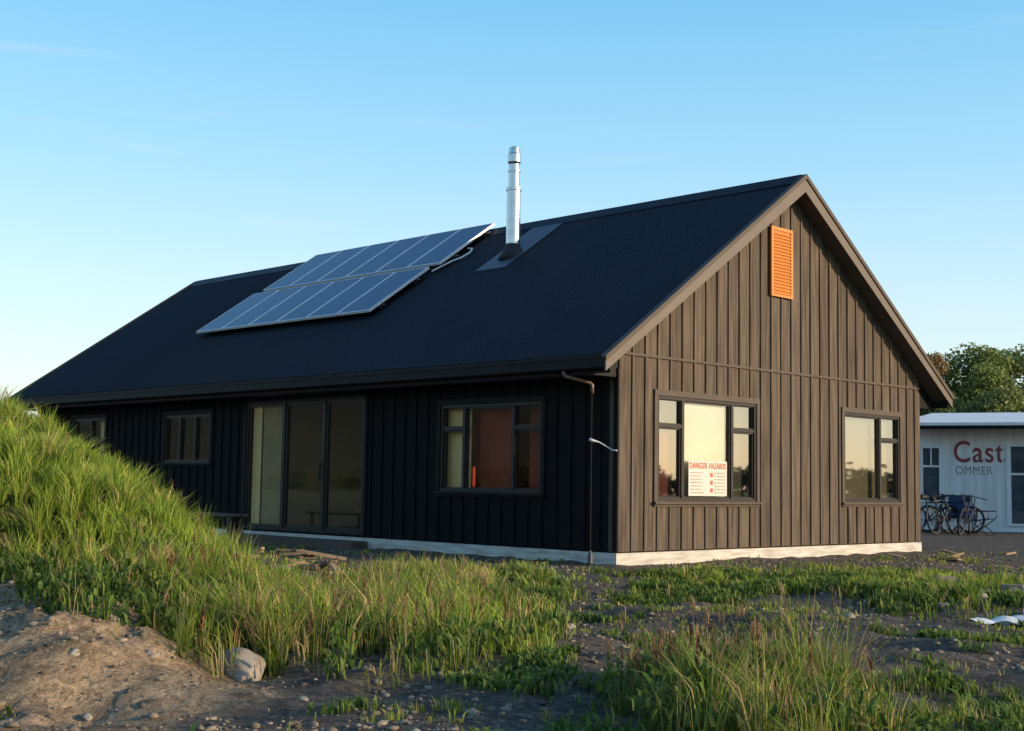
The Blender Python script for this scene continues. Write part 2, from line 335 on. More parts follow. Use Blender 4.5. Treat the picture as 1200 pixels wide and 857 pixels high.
keep=rng.random(len(x))<dens*np.clip((9.5/d),.0,1)**1.25*.98*np.where(onm,.35+.9*th,np.clip(1.3*th-.10,0,1))
q=lambda a:a[keep]
x,y,d,hh,dry,ox,oy,th,tk=map(q,(x,y,d,hh,dry,ox,oy,th,tk)); n=len(x)
cl=fbm(x*1.6,y*1.6,77); hgt=hh*(.35+1.0*cl)*(.35+1.2*th)*rng.uniform(.5,1.35,n)
isdry=rng.random(n)<np.clip(dry*1.6*(fbm(x*.9,y*.9,55)-.20)+ (tk>.90)*.4,0,.9)
ga=np.array([.095,.175,.020]); gb=np.array([.30,.375,.048]); gd=np.array([.46,.34,.15]); t=np.clip(rng.random(n)*.6+.6*fbm(x*.7,y*.7,66)+.5*(tk-.5),0,1)[:,None]
col=ga*(1-t)+gb*t; col=np.where(isdry[:,None],gd*(.6+.6*t),col); col*=(.62+.8*fbm(x*1.5,y*1.5,91))[:,None]*(.8+.4*tk)[:,None]
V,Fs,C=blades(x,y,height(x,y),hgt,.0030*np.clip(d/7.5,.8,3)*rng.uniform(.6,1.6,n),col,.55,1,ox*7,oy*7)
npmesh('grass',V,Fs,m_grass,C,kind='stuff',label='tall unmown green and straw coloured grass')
NG=n
nc=60000; s=rng.uniform(-8,8,nc); d=rng.uniform(4.4,17,nc); x,y=sd2xy(s,d); dens,hh,dry=zones(x,y)
keep=(rng.random(nc)<.14*(dens>.30)*dry*2)&(hh>.18); x=x[keep];y=y[keep];d=d[keep];hh=hh[keep];n=len(x)
z=height(x,y); H=hh*rng.uniform(.9,1.7,n); col=np.array([.40,.25,.13])*rng.uniform(.6,1.3,n)[:,None]
V1,F1,C1=blades(x,y,z,H,.0016*np.clip(d/7,1,2.5),col,.3,5)
tips=V1.reshape(-1,5,3)[:,4]; VV=[V1];FF=[F1];CC=[C1]; o=len(V1)
for k in range(5):
    tt=tips+np.stack([rng.normal(0,.008,n),rng.normal(0,.008,n),-rng.uniform(0,.07,n)],1)
    v,f_,c_=blades(tt[:,0],tt[:,1],tt[:,2],np.full(n,.035),np.full(n,.0032),col*.9,.9,50+k)
    VV.append(v);FF.append(f_+o);CC.append(c_);o+=len(v)
npmesh('seeding_grass_stalks',np.concatenate(VV),np.concatenate(FF),m_grass,np.concatenate(CC),kind='stuff',label='dry straw coloured seeding grass stalks')
nc=520; s=rng.uniform(-2.4,2.2,nc); d=rng.uniform(6.0,11.5,nc); x,y=sd2xy(s,d); dens,hh,dry=zones(x,y)
keep=(dens>.25)&(hh>.2)&(rng.random(nc)<.35); x=x[keep];y=y[keep];hh=hh[keep]; VV=[];FF=[];CC=[];o=0
for k in range(40):
    n=len(x); u_=rng.random(n)**.7; H=hh*1.05; ph=rng.normal(0,.018,(n,2))*(1.1-u_)[:,None]
    v,f_,c_=blades(x+ph[:,0],y+ph[:,1],height(x,y)+H*u_,np.full(n,.025),np.full(n,.004),np.array([.28,.12,.07])*rng.uniform(.6,1.4,n)[:,None],.9,300+k); VV.append(v);FF.append(f_+o);CC.append(c_);o+=len(v)
npmesh('dock_weeds',np.concatenate(VV),np.concatenate(FF),m_grass,np.concatenate(CC),kind='stuff',label='reddish brown seeding dock stems among grass')
nc=24000; s=rng.uniform(-6,5,nc); d=rng.uniform(5,17,nc); x,y=sd2xy(s,d); dens,hh,dry=zones(x,y)
keep=(dens>.12)&(fbm(x*1.3,y*1.3,123)>.47)&(rng.random(nc)<.30); x=x[keep];y=y[keep];hh=hh[keep]
K=26; X=np.repeat(x,K)+rng.normal(0,.06,len(x)*K); Y=np.repeat(y,K)+rng.normal(0,.06,len(x)*K); Z=height(X,Y)+rng.random(len(X))*np.repeat(hh,K)*.75
col=np.array([.11,.17,.032])*rng.uniform(.5,1.6,len(X))[:,None]
v,f_,c_=blades(X,Y,Z,rng.uniform(.03,.06,len(X)),rng.uniform(.006,.015,len(X)),col,1.6,9)
npmesh('weeds',v,f_,m_grass,c_,kind='stuff',label='broad leaved green weeds among grass')
# ------------------------------------------------------------------ gravel
def ico(sub):
    bm=bmesh.new(); bmesh.ops.create_icosphere(bm,subdivisions=sub,radius=1); v=np.array([q.co[:] for q in bm.verts]); f_=np.array([[q.index for q in p.verts] for p in bm.faces]); bm.free(); return v,f_
iv,if_=ico(1)
nc=120000; s=rng.uniform(-6,8,nc); d=4.3+(rng.random(nc)**1.6)*20; ok=np.abs(s)<d*.4+.5; s=s[ok];d=d[ok]; x,y=sd2xy(s,d); dens,_,_=zones(x,y)
tz=sstep(-.9,-1.8,s)*sstep(10,9.3,d)
cl=fbm(x*.8,y*.8,200); keep=(rng.random(len(x))<(1-dens)*np.clip(sstep(.28,.6,cl)*.75+tz*.3,0,1))&~((x>-.1)&(x<W+.1)&(y>-.1)); x=x[keep];y=y[keep];tz=tz[keep];n=len(x)
R=.005+.024*rng.random(n)**7+.010*tz*rng.random(n)**6
j=1+rng.normal(0,.18,(n,len(iv),1)); V=iv[None]*j*np.stack([R*rng.uniform(.8,1.5,n),R*rng.uniform(.8,1.5,n),R*rng.uniform(.4,.8,n)],1)[:,None,:]
V[:,:,0]+=x[:,None];V[:,:,1]+=y[:,None];V[:,:,2]+=(height(x,y)+R*.15)[:,None]
t=rng.random((n,1)); col=np.array([.14,.11,.085])*(1-t)+np.array([.34,.28,.21])*t; col*=rng.uniform(.5,1.1,(n,1))
Fg=(if_[None]+(np.arange(n)*len(iv))[:,None,None]).reshape(-1,3)
npmesh('gravel',V.reshape(-1,3),Fg,m_grav,np.repeat(col,len(iv),0),kind='stuff',label='loose gravel and small stones')
def rock(s,d,R,lab,seed,chip=.62,sink=0):
    x,y=sd2xy(s,d); z=float(height(np.array([x]),np.array([y]))[0]); v,f_=ico(4 if R>.1 else 3); g=np.random.default_rng(seed)
    k=g.normal(0,1,(9,3)); disp=sum(np.sin(v@k[i]*1.9+i)*.06 for i in range(9)); v=v*(1+disp)[:,None]*np.array([1.3,1.0,.7])
    for q in range(7):
        a=g.normal(0,1,3); a/=np.linalg.norm(a); t=v@a; v=v-np.outer(np.maximum(t-chip,0)*.8,a)
    b=MB(); b.add([tuple(p*R) for p in v],[tuple(q) for q in f_]); o=b.obj('rock',m_rock,smooth=R>.1); o.location=(x,y,z-R*sink); o.rotation_euler=(0,0,seed)
    o['label']=lab; o['category']='rock'; o['group']='rocks lying in the dirt'
rock(-1.5,7.75,.15,'large pale rock half buried beside grass',4,.85,-.15)
for i,(s,d,R) in enumerate([(-2.2,7.0,.035),(-2.0,6.6,.03),(-1.0,6.7,.03),(-1.9,7.3,.03),(-2.2,7.6,.04),(-1.8,6.3,.03),(.8,9.5,.04),(.5,11,.05),(1.2,12.5,.06),(2.8,11.2,.05),(4.2,11.5,.06),(4.0,12.6,.07),(1.9,10.6,.04),(.3,8.8,.04),(3.5,9.8,.04),(4.5,13.0,.06),(3.4,12.9,.05),(4.9,14.0,.07)]):
    rock(s,d,R,'small grey stone lying on bare dirt',i+3)
m_conc=mat('concrete_block_surface',(0.34,0.27,0.22),(0.24,0.19,0.16),rough=.9,bump=.5)
for i,(s,d,a) in enumerate([(5.15,13.7,.3),(5.35,14.3,1.0),(4.95,15.6,.7)]):
    x,y=sd2xy(s,d); b=MB(); b.box(-.2,.2,-.1,-.07,0,.12); b.box(-.2,.2,.07,.1,0,.12)
    for q in (-.2,-.015,.17): b.box(q,q+.03,-.069,.069,0,.12)
    o=b.obj('masonry_block',m_conc); o.location=(x,y,float(height(np.array([x]),np.array([y]))[0])-.01); o.rotation_euler=(0,.05,a); o['label']='hollow masonry block lying on bare dirt'; o['category']='block'; o['group']='masonry blocks on the ground'
# ------------------------------------------------------------------ house
TS=(HR-HE)/(W/2+OE); ANG=math.atan(TS)
rz=lambda x: HE+(min(x,W-x)+OE)*TS
house=empty('house',(0,0,0),'dark brown board and batten gabled house with black metal roof','house')
GP=lambda a,n,z:(a,-n,z); LP=lambda a,n,z:(-n,a,z)
TH=.14
def wallstrips(b,openings,a0,a1,z0,top,na=0,nb=-TH):
    xs=sorted(set([a0,a1]+[o[0] for o in openings]+[o[1] for o in openings]+([W/2] if top is rz else [])))
    for p,q in zip(xs[:-1],xs[1:]):
        op=[o for o in openings if o[0]<=p+1e-6 and o[1]>=q-1e-6]
        z=z0; segs=[]
        for o in sorted(op,key=lambda o:o[2]):
            if o[2]>z+1e-6: segs.append((z,o[2]))
            z=o[3]
        for s0,s1 in segs: b.box(p,q,nb,na,s0,s1)
        tp=top(p)-.15 if callable(top) else top; tq=top(q)-.15 if callable(top) else top
        b.add([(p,na,z),(q,na,z),(q,na,tq),(p,na,tp),(p,nb,z),(q,nb,z),(q,nb,tq),(p,nb,tp)],[(0,1,2,3),(7,6,5,4),(0,4,5,1),(1,5,6,2),(2,6,7,3),(3,7,4,0)])
def battens(b,openings,a0,a1,z0,top,sp=.272,bw=.022,t=.022,off=.07):
    a=a0
    while a<=a1+.001:
        segs=[[z0,(top(a)-.16 if callable(top) else top)]]
        for o in openings:
            if a+bw>o[0]-off and a-bw<o[1]+off:
                ns=[]
                for s0,s1 in segs:
                    if o[2]-off>s0: ns.append([s0,min(s1,o[2]-off)])
                    if o[3]+off<s1: ns.append([max(s0,o[3]+off),s1])
                segs=ns
        for s0,s1 in segs:
            if s1-s0>.03: b.box(a-bw,a+bw,0,t,s0,s1)
        a+=sp
gop=[(.82,3.16,.82,2.28),(5.60,7.38,.82,2.28)]
lop=[(1.39,3.52,.90,2.20),(5.36,8.73,.17,2.42),(9.92,11.54,1.33,2.24),(13.88,15.25,1.30,2.26)]
b=MB(GP); wallstrips(b,gop,0,W,.15,rz)
battens(b,gop,.03,W-.02,.16,lambda a: min(rz(a),2.79+.16))
battens(b,gop,.03,W-.02,2.825,lambda a: rz(a) if rz(a)>3.0 else 2.9)
b.obj('wall',m_clad,house,label='gable end wall lit brown')
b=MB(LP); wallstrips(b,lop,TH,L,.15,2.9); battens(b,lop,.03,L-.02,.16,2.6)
b.obj('wall',m_clad2,house,label='long side wall, dark stain with its shade put into the colour')
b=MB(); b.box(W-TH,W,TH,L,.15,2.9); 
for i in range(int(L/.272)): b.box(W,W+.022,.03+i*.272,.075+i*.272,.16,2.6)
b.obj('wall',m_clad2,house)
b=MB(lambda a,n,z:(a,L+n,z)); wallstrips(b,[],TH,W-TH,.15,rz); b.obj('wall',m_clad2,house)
b=MB(); b.box(0.02,W-.02,-.030,-.0235,2.79,2.824); b.obj('wall_flashing',m_trim,house)
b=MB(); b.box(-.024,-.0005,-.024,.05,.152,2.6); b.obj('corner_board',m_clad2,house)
b=MB(); b.box(-.008,W+.008,-.008,L+.008,-.25,.132); b.obj('foundation',m_found,house)
# interior
b=MB(); b.box(TH,W-TH,TH,L-TH,.149,.165); b.obj('interior_floor',m_floor,house)
b=MB(); b.box(TH,W-TH,TH,L-TH,2.46,2.5); b.obj('ceiling',m_ceil,house)
PY=3.66
b=MB(); b.box(.62,W-TH,PY,PY+.1,.166,2.458); b.obj('interior_wall',m_red,house,label='red interior wall')
b=MB(); b.box(W-TH-.02,W-TH-.002,TH+.01,PY-.001,.166,2.458); b.obj('interior_wall',m_red,house,label='red interior wall')
b=MB(); b.box(TH+.001,.619,PY,PY+.1,.166,2.458); b.obj('interior_wall',m_lin,house)
b=MB(); b.box(TH,W-TH,9.3,9.4,.166,2.458); b.obj('interior_wall',m_lin,house)
b=MB(); b.box(W-TH-.02,W-TH-.002,PY+.11,9.29,.166,2.458); b.obj('interior_wall',m_lin,house)
b=MB(); b.box(3.4,3.5,9.41,L-TH,.166,2.458); b.obj('interior_wall',m_lin,house)
def curtain(b,y0,y1,x0,z0,z1,n=60,amp=.03,k=9):
    vs=[]
    for i in range(n+1):
        yy=y0+(y1-y0)*i/n; xx=x0+amp*math.sin(i/n*math.pi*2*k); vs+=[(xx,yy,z0),(xx,yy,z1)]
    b.add(vs,[(2*i,2*i+2,2*i+3,2*i+1) for i in range(n)])
m_cur=mat('cream_curtain_cloth',(0.92,0.66,0.30),(0.86,0.60,0.26),rough=.9)
b=MB(); curtain(b,8.40,8.69,.09,.2,2.4,k=2,amp=.012); b.obj('curtain',m_cur,house,smooth=True)
m_dim=mat('tan_interior_lining',(0.42,0.30,0.15),(0.32,0.23,0.11),rough=.9)
b=MB(); b.box(.10,.11,7.62,8.36,.2,2.4); b.obj('interior_wall',m_dim,house)
b=MB(); b.box(.16,.17,13.6,14.4,1.2,2.4); b.obj('standin_panel',m_cur,house)  # added panel; the pane's bright reflection is put into its cream colour
b=MB(); b.box(.16,.17,3.02,3.56,.8,2.3); b.obj('standin_panel',m_cur,house)  # added panel; the sunlit wall inside is put into its cream colour
m_rboard=mat('muted_red_board',(0.34,0.045,0.022),(0.20,0.030,0.017),rough=.8,scale=(1,1.5,.6),ns=1.5)
b=MB(); b.box(.30,.31,2.30,2.98,.7,2.3); b.obj('standin_board',m_rboard,house,label='muted red board standing in for the room behind the window')  # added boards stand in for the red room behind the panes
b=MB(); b.box(.30,.31,1.35,1.93,.7,2.3); b.obj('standin_board',m_rboard,house,label='muted red board standing in for the room behind the window')
def window(PM,a0,a1,z0,z1,mull,trans,facing=.07,door=False,name='window',sill=True,mt=None,gl=None):
    mt=mt or m_trim
    b=MB(PM); fo=facing
    b.box(a0-fo,a1+fo,.001,.034,z1,z1+fo+.01)
    b.box(a0-fo,a0,.001,.030,z0,z1-.001); b.box(a1,a1+fo,.001,.030,z0,z1-.001)
    if not door: b.box(a0-fo,a1+fo,.001,.032,z0-fo,z0-.001)
    c=Vector(PM((a0+a1)/2,0,z0))
    wi=b.obj(name,mt,house,origin=c)
    b=MB(PM); t=.045; n0,n1=-.075,.012
    b.box(a0,a1,n0,n1,z0,z0+t); b.box(a0,a1,n0,n1,z1-t,z1)
    b.box(a0,a0+t,n0,n1,z0+t+.001,z1-t-.001); b.box(a1-t,a1,n0,n1,z0+t+.001,z1-t-.001)
    for m_ in mull: b.box(m_-.028,m_+.028,n0+.005,n1-.003,z0+t+.001,z1-t-.001)
    for (p,q,z) in trans: b.box(p+.029,q-.029,n0+.006,n1-.005,z-.025,z+.025)
    xs=[a0+t]+[v for m_ in sorted(mull) for v in (m_-.028,m_+.028)]+[a1-t]
    for i in range(0,len(xs),2):
        p,q=xs[i],xs[i+1]; sr=[(z0+t,z1-t)]
        for (tp,tq,z) in trans:
            if abs((tp+tq)/2-(p+q)/2)<.12: sr=[(z0+t,z-.025),(z+.025,z1-t)]
        for k,(s0,s1) in enumerate(sr):
            e=.022 if (door or k==0) else .012; w_=.05 if door else e
            b.box(p+.001,p+w_,n0+.01,-.012,s0+.001,s1-.001); b.box(q-w_,q-.001,n0+.01,-.012,s0+.001,s1-.001)
            b.box(p+w_,q-w_,n0+.01,-.012,s0+.001,s0+w_); b.box(p+w_,q-w_,n0+.01,-.012,s1-w_,s1-.001)
    b.obj('frame',m_alu,wi,origin=c)
    b=MB(PM); b.add([(a0+t,-.042,z0+t),(a1-t,-.042,z0+t),(a1-t,-.042,z1-t),(a0+t,-.042,z1-t)],[(0,1,2,3)]); b.obj('glass',gl or m_glass,wi,origin=c)
    if sill and not door:
        b=MB(PM); b.box(a0-fo-.02,a1+fo+.02,.0335,.075,z0-.035,z0-.004); b.obj('sill',mt,wi,origin=c)
    if door:
        b=MB(PM)
        for m_ in mull[:1]: b.box(m_+.05,m_+.075,.014,.05,1.05,1.35)
        b.obj('handle',m_alu,wi,origin=c)
    return wi
wg=window(GP,*gop[0],[1.40,2.565],[(.82,1.40,1.87),(2.565,3.16,1.87)],gl=m_glass2)
m_film=mat('pale_film_surface',(0.66,0.61,0.46),(0.46,0.43,0.33),rough=.6,scale=(1,1,1.2),ns=1.6)
b=MB(); b.box(1.455,2.50,.080,.082,.89,2.19); b.obj('protective_film',m_film,wg,origin=WO[wg.name],label='pale protective film behind the centre pane')
b=MB(); b.box(.75,1.36,.16,.17,.70,1.90); b.obj('standin_board',m_dred,wg,origin=WO[wg.name],label='added board behind the lower side pane, dim red interior in its colour')  # added board; the dim red of the room is put into its colour
b=MB(); b.box(2.60,3.24,.16,.17,.70,2.38); b.obj('standin_board',m_dgreen,wg,origin=WO[wg.name],label='added dark olive board blocking the sun behind the side pane')  # added board keeps a sun patch off the red wall inside
wr=window(GP,*gop[1],[6.75],[(6.75,7.38,1.87)],gl=m_glass2)
b=MB(); b.box(5.55,7.45,.16,.165,.75,2.40); b.obj('standin_panel',m_khaki,wr,origin=WO[wr.name])  # added panel; its khaki helps out the pane's reflected sky tone
window(LP,*lop[0],[1.97,3.01],[(1.39,1.97,1.84),(3.01,3.52,1.84)],mt=m_trim2)
window(LP,*lop[1],[6.45,7.60],[],door=True,name='sliding_door',mt=m_trim2)
window(LP,*lop[2],[10.46,11.0],[],mt=m_trim2)
window(LP,*lop[3],[14.5],[(13.88,14.5,1.55),(13.88,14.5,1.8)],mt=m_trim2)
b=MB(); b.box(-.35,-.03,5.2,8.9,-.06,.08); b.obj('door_step',m_dwood,house)
# roof
b=MB(); y0,y1=-OG+.01,L+OG-.01; ncol=int((y1-y0)/.0127); xe=-.50
for side in (0,1):
    vs=[];fs=[]
    for i in range(ncol+1):
        yy=y0+(y1-y0)*i/ncol; o_=.009*math.sin(2*math.pi*(yy-y0)/.0762)
        for xx in (xe,W/2):
            zz=rz(xx)+o_; X_=xx if side==0 else W-xx; vs.append((X_,yy,zz))
    for i in range(ncol): fs.append((2*i,2*i+1,2*i+3,2*i+2))
    b.add(vs,fs)
roof=b.obj('roof',m_roof,house,smooth=True,label='black corrugated steel roof')
b=MB(); b.prism([(-.47,rz(-.47)-.015),(W/2,rz(W/2)-.015),(W+.47,rz(-.47)-.015),(W+.47,rz(-.47)-.15),(W/2,rz(W/2)-.17),(-.47,rz(-.47)-.15)],-OG+.002,L+OG-.002)
b.obj('soffit',m_soffit,roof)
for sx in (0,1):
    q=lambda x: x if sx==0 else W-x
    X0,X1=sorted((q(-.47),q(-.002)))
    b=MB(); b.box(X0,X1,.002,L-.002,2.475,2.488)
    b.prism([(q(-.47),2.49),(q(-.002),2.49),(q(-.002),rz(0)-.16),(q(-.47),rz(-.47)-.155)],.001,.02)
    b.obj('eave_soffit',m_eave,roof)
    X0,X1=sorted((q(-.49),q(-.471)))
    b=MB(); b.box(X0,X1,-OG+.003,L+OG-.003,2.49,2.72); b.obj('fascia',m_eave,roof)
    pr=[(-.492,2.54),(-.585,2.54),(-.598,2.56),(-.598,2.665),(-.606,2.668),(-.606,2.678),(-.590,2.678),(-.590,2.565),(-.58,2.548),(-.492,2.548)]
    b=MB(); b.prism([(q(p[0]),p[1]) for p in pr],-OG+.004,L+OG-.004)
    b.prism([(q(-.492),2.549),(q(-.589),2.549),(q(-.589),2.67),(q(-.492),2.67)],-OG+.005,-OG+.008)
    b.obj('gutter',m_eave,roof)
for yy0,yy1,cy0,cy1 in ((-OG-.022,-OG,-OG-.045,-OG+.05),(L+OG,L+OG+.022,L+OG-.05,L+OG+.045)):
    for sx in (0,1):
        q=lambda x: x if sx==0 else W-x
        b=MB(); b.prism([(q(-.60),rz(-.60)+.0),(q(W/2-.0005),rz(W/2)),(q(W/2-.0005),rz(W/2)-.235),(q(-.60),rz(-.60)-.17)],yy0,yy1); b.obj('barge_board',m_barge,roof)
        b=MB(); b.prism([(q(-.62),rz(-.62)+.045),(q(W/2-.0005),rz(W/2)+.045),(q(W/2-.0005),rz(W/2)-.03),(q(-.62),rz(-.62)-.03)],cy0,yy0-.001 if yy0<0 else cy1)
        if yy0<0: b.prism([(q(-.61),rz(-.61)+.015),(q(W/2-.0005),rz(W/2)+.015),(q(W/2-.0005),rz(W/2)+.044),(q(-.61),rz(-.61)+.044)],yy0,cy1)
        b.obj('barge_cap',m_trim,roof)
b=MB(); b.prism([(W/2-.20,rz(W/2-.20)+.014),(W/2-.03,rz(W/2)+.02),(W/2,rz(W/2)+.045),(W/2+.03,rz(W/2)+.02),(W/2+.20,rz(W/2-.20)+.014),(W/2+.20,rz(W/2-.2)+.019),(W/2,rz(W/2)+.053),(W/2-.2,rz(W/2-.2)+.019)],-OG+.052,L+OG-.052); b.obj('ridge_cap',m_roof,roof)
fx,fy=2.93,5.0
b=MB(); fz=rz(fx)
b.lathe([(.125,-.25),(.125,1.12),(.14,1.125),(.14,1.18),(.10,1.185),(.10,1.46),(.115,1.465),(.115,1.50),(.098,1.505),(.098,1.60),(.12,1.64),(.12,1.78),(.105,1.80),(.095,1.90),(.06,1.92)],(fx,fy,fz))
b.obj('chimney',m_flue,roof,smooth=False,label='stainless steel flue pipe with cowl')
b=MB(); b.lathe([(.27,-.12),(.20,.02),(.145,.12),(.128,.17)],(fx,fy,fz)); b.obj('chimney_boot',m_blk,roof,smooth=True)
b=MB(); x0,x1=2.42,3.86; b.add([(x,y,rz(x)+o_) for o_ in (.012,.017) for x,y in ((x0,4.66),(x1,4.66),(x1,5.42),(x0,5.42))],[(0,1,2,3),(7,6,5,4),(0,4,5,1),(1,5,6,2),(2,6,7,3),(3,7,4,0)]); b.obj('chimney_flashing',m_flash,roof)
b=MB(GP); b.box(3.52,4.06,.023,.04,4.0,5.02)
b.box(3.50,4.08,.024,.06,4.99,5.04); b.box(3.50,3.55,.024,.06,4.0,4.989); b.box(4.03,4.08,.024,.06,4.0,4.989); b.box(3.50,4.08,.024,.06,3.96,3.999)
for i in range(19):
    z=4.02+i*.051; b.add([(3.551,.041,z),(4.029,.041,z),(4.029,.041,z+.03),(3.551,.041,z+.03),(3.551,.062,z-.012),(4.029,.062,z-.012),(4.029,.062,z-.004),(3.551,.062,z-.004)],[(0,1,2,3),(4,7,6,5),(0,4,5,1),(3,2,6,7),(0,3,7,4),(1,5,6,2)])
b.obj('gable_vent',m_or,house,label='orange louvred gable vent')
b=MB(); b.tube([(-.545,.48,2.56),(-.545,.48,2.50),(-.535,.47,2.475),(-.26,.26,2.39),(-.24,.245,2.365),(-.24,.245,2.25)],.026); b.obj('downpipe',m_copper,house,smooth=True)
b=MB()
for i in range(49):
    z=2.24-i*.042; b.torus((-.24,.245,z),.009,.0028,n=8,m=4)
b.tube([(-.24,.245,2.26),(-.24,.245,.16)],.0028,6)
b.obj('rain_chain',m_blk,house)
b=MB(); b.lathe([(.02,.0),(.035,.03),(.035,.14),(.01,.2)],(-.24,.245,-.03),12); b.obj('chain_weight',m_dgrey,house)
b=MB(); b.tube([(-.26,.265,1.64),(-.22,.24,1.62),(-.16,.18,1.60),(-.03,.06,1.50),(-.08,-.06,1.49)],[.022,.022,.010,.010,.010],8); b.obj('outdoor_tap',m_silver,house,smooth=True)
# ------------------------------------------------------------------ solar panels
def roofpt(x,off): return (x-math.sin(ANG)*off, rz(x)+math.cos(ANG)*off)
proto=None
for row,(xc,off,ys) in enumerate(((1.93,.12,7.27),(3.42,.12,7.10))):
    for i in range(6):
        X_,Z_=roofpt(xc,off); yy=ys+.945*i
        if proto is None:
            e=bpy.data.objects.new('solar_panel',None); COL.objects.link(e); proto=e
            b=MB(); hw,hl,t=.464,.835,.022; fw=.026
            b.box(-hl,hl,-hw,-hw+fw,-t,t); b.box(-hl,hl,hw-fw,hw,-t,t); b.box(-hl,-hl+fw,-hw+fw+.001,hw-fw-.001,-t,t); b.box(hl-fw,hl,-hw+fw+.001,hw-fw-.001,-t,t)
            fr=b.obj('frame',m_silver,e)
            b=MB(); b.box(-hl+fw,hl-fw,-hw+fw,hw-fw,-.01,.017); gl=b.obj('solar_cells',m_cell,e)
            e2=e
        else:
            e2=proto.copy(); COL.objects.link(e2)
            for ch in (fr,gl):
                c2=ch.copy(); c2.parent=e2; COL.objects.link(c2)
        e2.location=(X_,yy,Z_); e2.rotation_euler=(0,-ANG,0)
        e2['label']='dark blue solar panel with silver frame on black roof'; e2['category']='solar panel'; e2['group']='solar panels on the roof'
for xc,of,ya in ((1.50,.075,6.72),(2.30,.075,6.72),(3.05,.075,6.52),(3.85,.075,6.52)):
    X_,Z_=roofpt(xc,of); b=MB(); b.tube([(X_,ya,Z_),(X_,ya+5.75,Z_)],.022,4)
    for q in range(6):
        xa,za=roofpt(xc,.0); b.tube([(xa,ya+.15+q*1.05,za),(X_,ya+.15+q*1.05,Z_)],.018,6)
    b.obj('mounting_rail',m_dgrey,roof)
b=MB(); P=[(3.35,6.6),(3.3,6.42),(3.15,6.32),(3.0,6.38),(2.9,6.55),(2.6,6.75)]
b.tube([(*( (lambda t:(t[0],p[1],t[1]))(roofpt(p[0],.05))),) for p in P],.018,8); b.obj('conduit',m_silver,roof,smooth=True)
# ------------------------------------------------------------------ text helper
def textmesh(txt,size,parent,material,loc,rot,name,bold=0.0,sx=1,sp=1.05):
    cu=bpy.data.curves.new('t','FONT'); cu.body=txt; cu.size=size; cu.extrude=.001; cu.offset=bold; cu.align_x='LEFT'; cu.space_character=sp
    to=bpy.data.objects.new('t',cu); COL.objects.link(to); dg=bpy.context.evaluated_depsgraph_get(); dg.update()
    me=bpy.data.meshes.new_from_object(to.evaluated_get(dg)); bpy.data.objects.remove(to)
    me.materials.clear(); me.materials.append(material); ob=bpy.data.objects.new(name,me); COL.objects.link(ob)
    ob.parent=parent; ob.location=loc; ob.rotation_euler=rot; ob.scale=(sx,1,1); return ob
m_sr=mat('sign_red',(0.60,0.10,0.03),rough=.6)
m_paper=mat('sign_paper',(0.64,0.60,0.54),(0.60,0.56,0.50),rough=.7)
sg=empty('warning_sign',(1.5,-.03,.90),'white and red hazard notice taped to window glass','sign')
WO['warning_sign']=Vector((0,0,0))
b=MB(); b.box(0,.90,-.002,0,0,.50); b.obj('board',m_paper,sg)
textmesh('DANGER',.115,sg,m_sr,(.02,-.004,.39),(math.pi/2,0,0),'lettering',.002,.85)
textmesh('HAZARDS',.115,sg,m_sr,(.475,-.004,.39),(math.pi/2,0,0),'lettering',.002,.74)
m_sgr=mat('sign_grey',(0.42,0.30,0.25),rough=.7)
rs=random.Random(2)
for x0 in (.04,.60):
    b=MB()
    for r_ in range(7):
        xx=x0
        while xx<x0+.24:
            l=rs.uniform(.02,.07); b.box(xx,xx+l,-.004,-.0025,.04+r_*.047,.054+r_*.047); xx+=l+.012
    b.obj('printed_text',m_sgr,sg)
for r_ in range(3):
    b=MB(); b.box(.50,.56,-.0045,-.0025,.05+r_*.11,.11+r_*.11); b.obj('hazard_symbol',m_sr,sg)
# ------------------------------------------------------------------ white site building
bx,by=sd2xy(11.4,38.5); RB=math.atan2(rh[1],rh[0])-math.radians(25)
bd=empty('white_building',(bx,by,-.15),'white weatherboard cabin with flat roof and red lettering','building',rotz=RB); WO['white_building']=Vector((0,0,0))
m_wall2=mat('weathered_white_cladding',(0.82,0.80,0.76),(0.62,0.61,0.58),rough=.7,scale=(4,4,.35),ns=1.5,detail=9)
b=MB()
opn=[(.22,.80,.85,2.45),(2.56,4.4,.25,2.5)]
xs=[0,.22,.80,2.56,4.4,14]
for p,q in zip(xs[:-1],xs[1:]):
    o_=[o for o in opn if abs(o[0]-p)<1e-3]
    if o_: b.box(p,q,0,.1,0,o_[0][2]); b.box(p,q,0,.1,o_[0][3],3.0)
    else: b.box(p,q,0,.1,0,3.0)
b.box(0,.1,.101,6,0,3.0); b.box(13.9,14,.101,6,0,3); b.box(.1,13.9,5.9,6,0,3)
b.obj('wall',m_wall2,bd)
for xx in (.02,1.0,2.42): 
    b=MB(); b.box(xx-.02,xx+.02,-.012,-.001,0.13,2.98); b.obj('cover_strip',m_wall2,bd)
b=MB(); b.box(0,14,-.014,-.001,.0,.12); b.obj('base_board',m_wall2,bd)
b=MB(); b.add([(-.3,-.9,2.98),(14.3,-.9,2.98),(14.3,6.3,3.6),(-.3,6.3,3.6),(-.3,-.9,3.06),(14.3,-.9,3.06),(14.3,6.3,3.72),(-.3,6.3,3.72)],[(0,3,2,1),(4,5,6,7),(0,1,5,4),(1,2,6,5),(2,3,7,6),(3,0,4,7)]); b.obj('roof',m_white,bd)
b=MB(); b.box(-.28,14.28,-.85,-.82,2.88,2.975); b.obj('fascia',m_eave,bd)
m_drk=mat('dim_glass',(0.10,0.12,0.14),(0.04,0.05,0.06),rough=.08,scale=(1,1,2),ns=1.5)
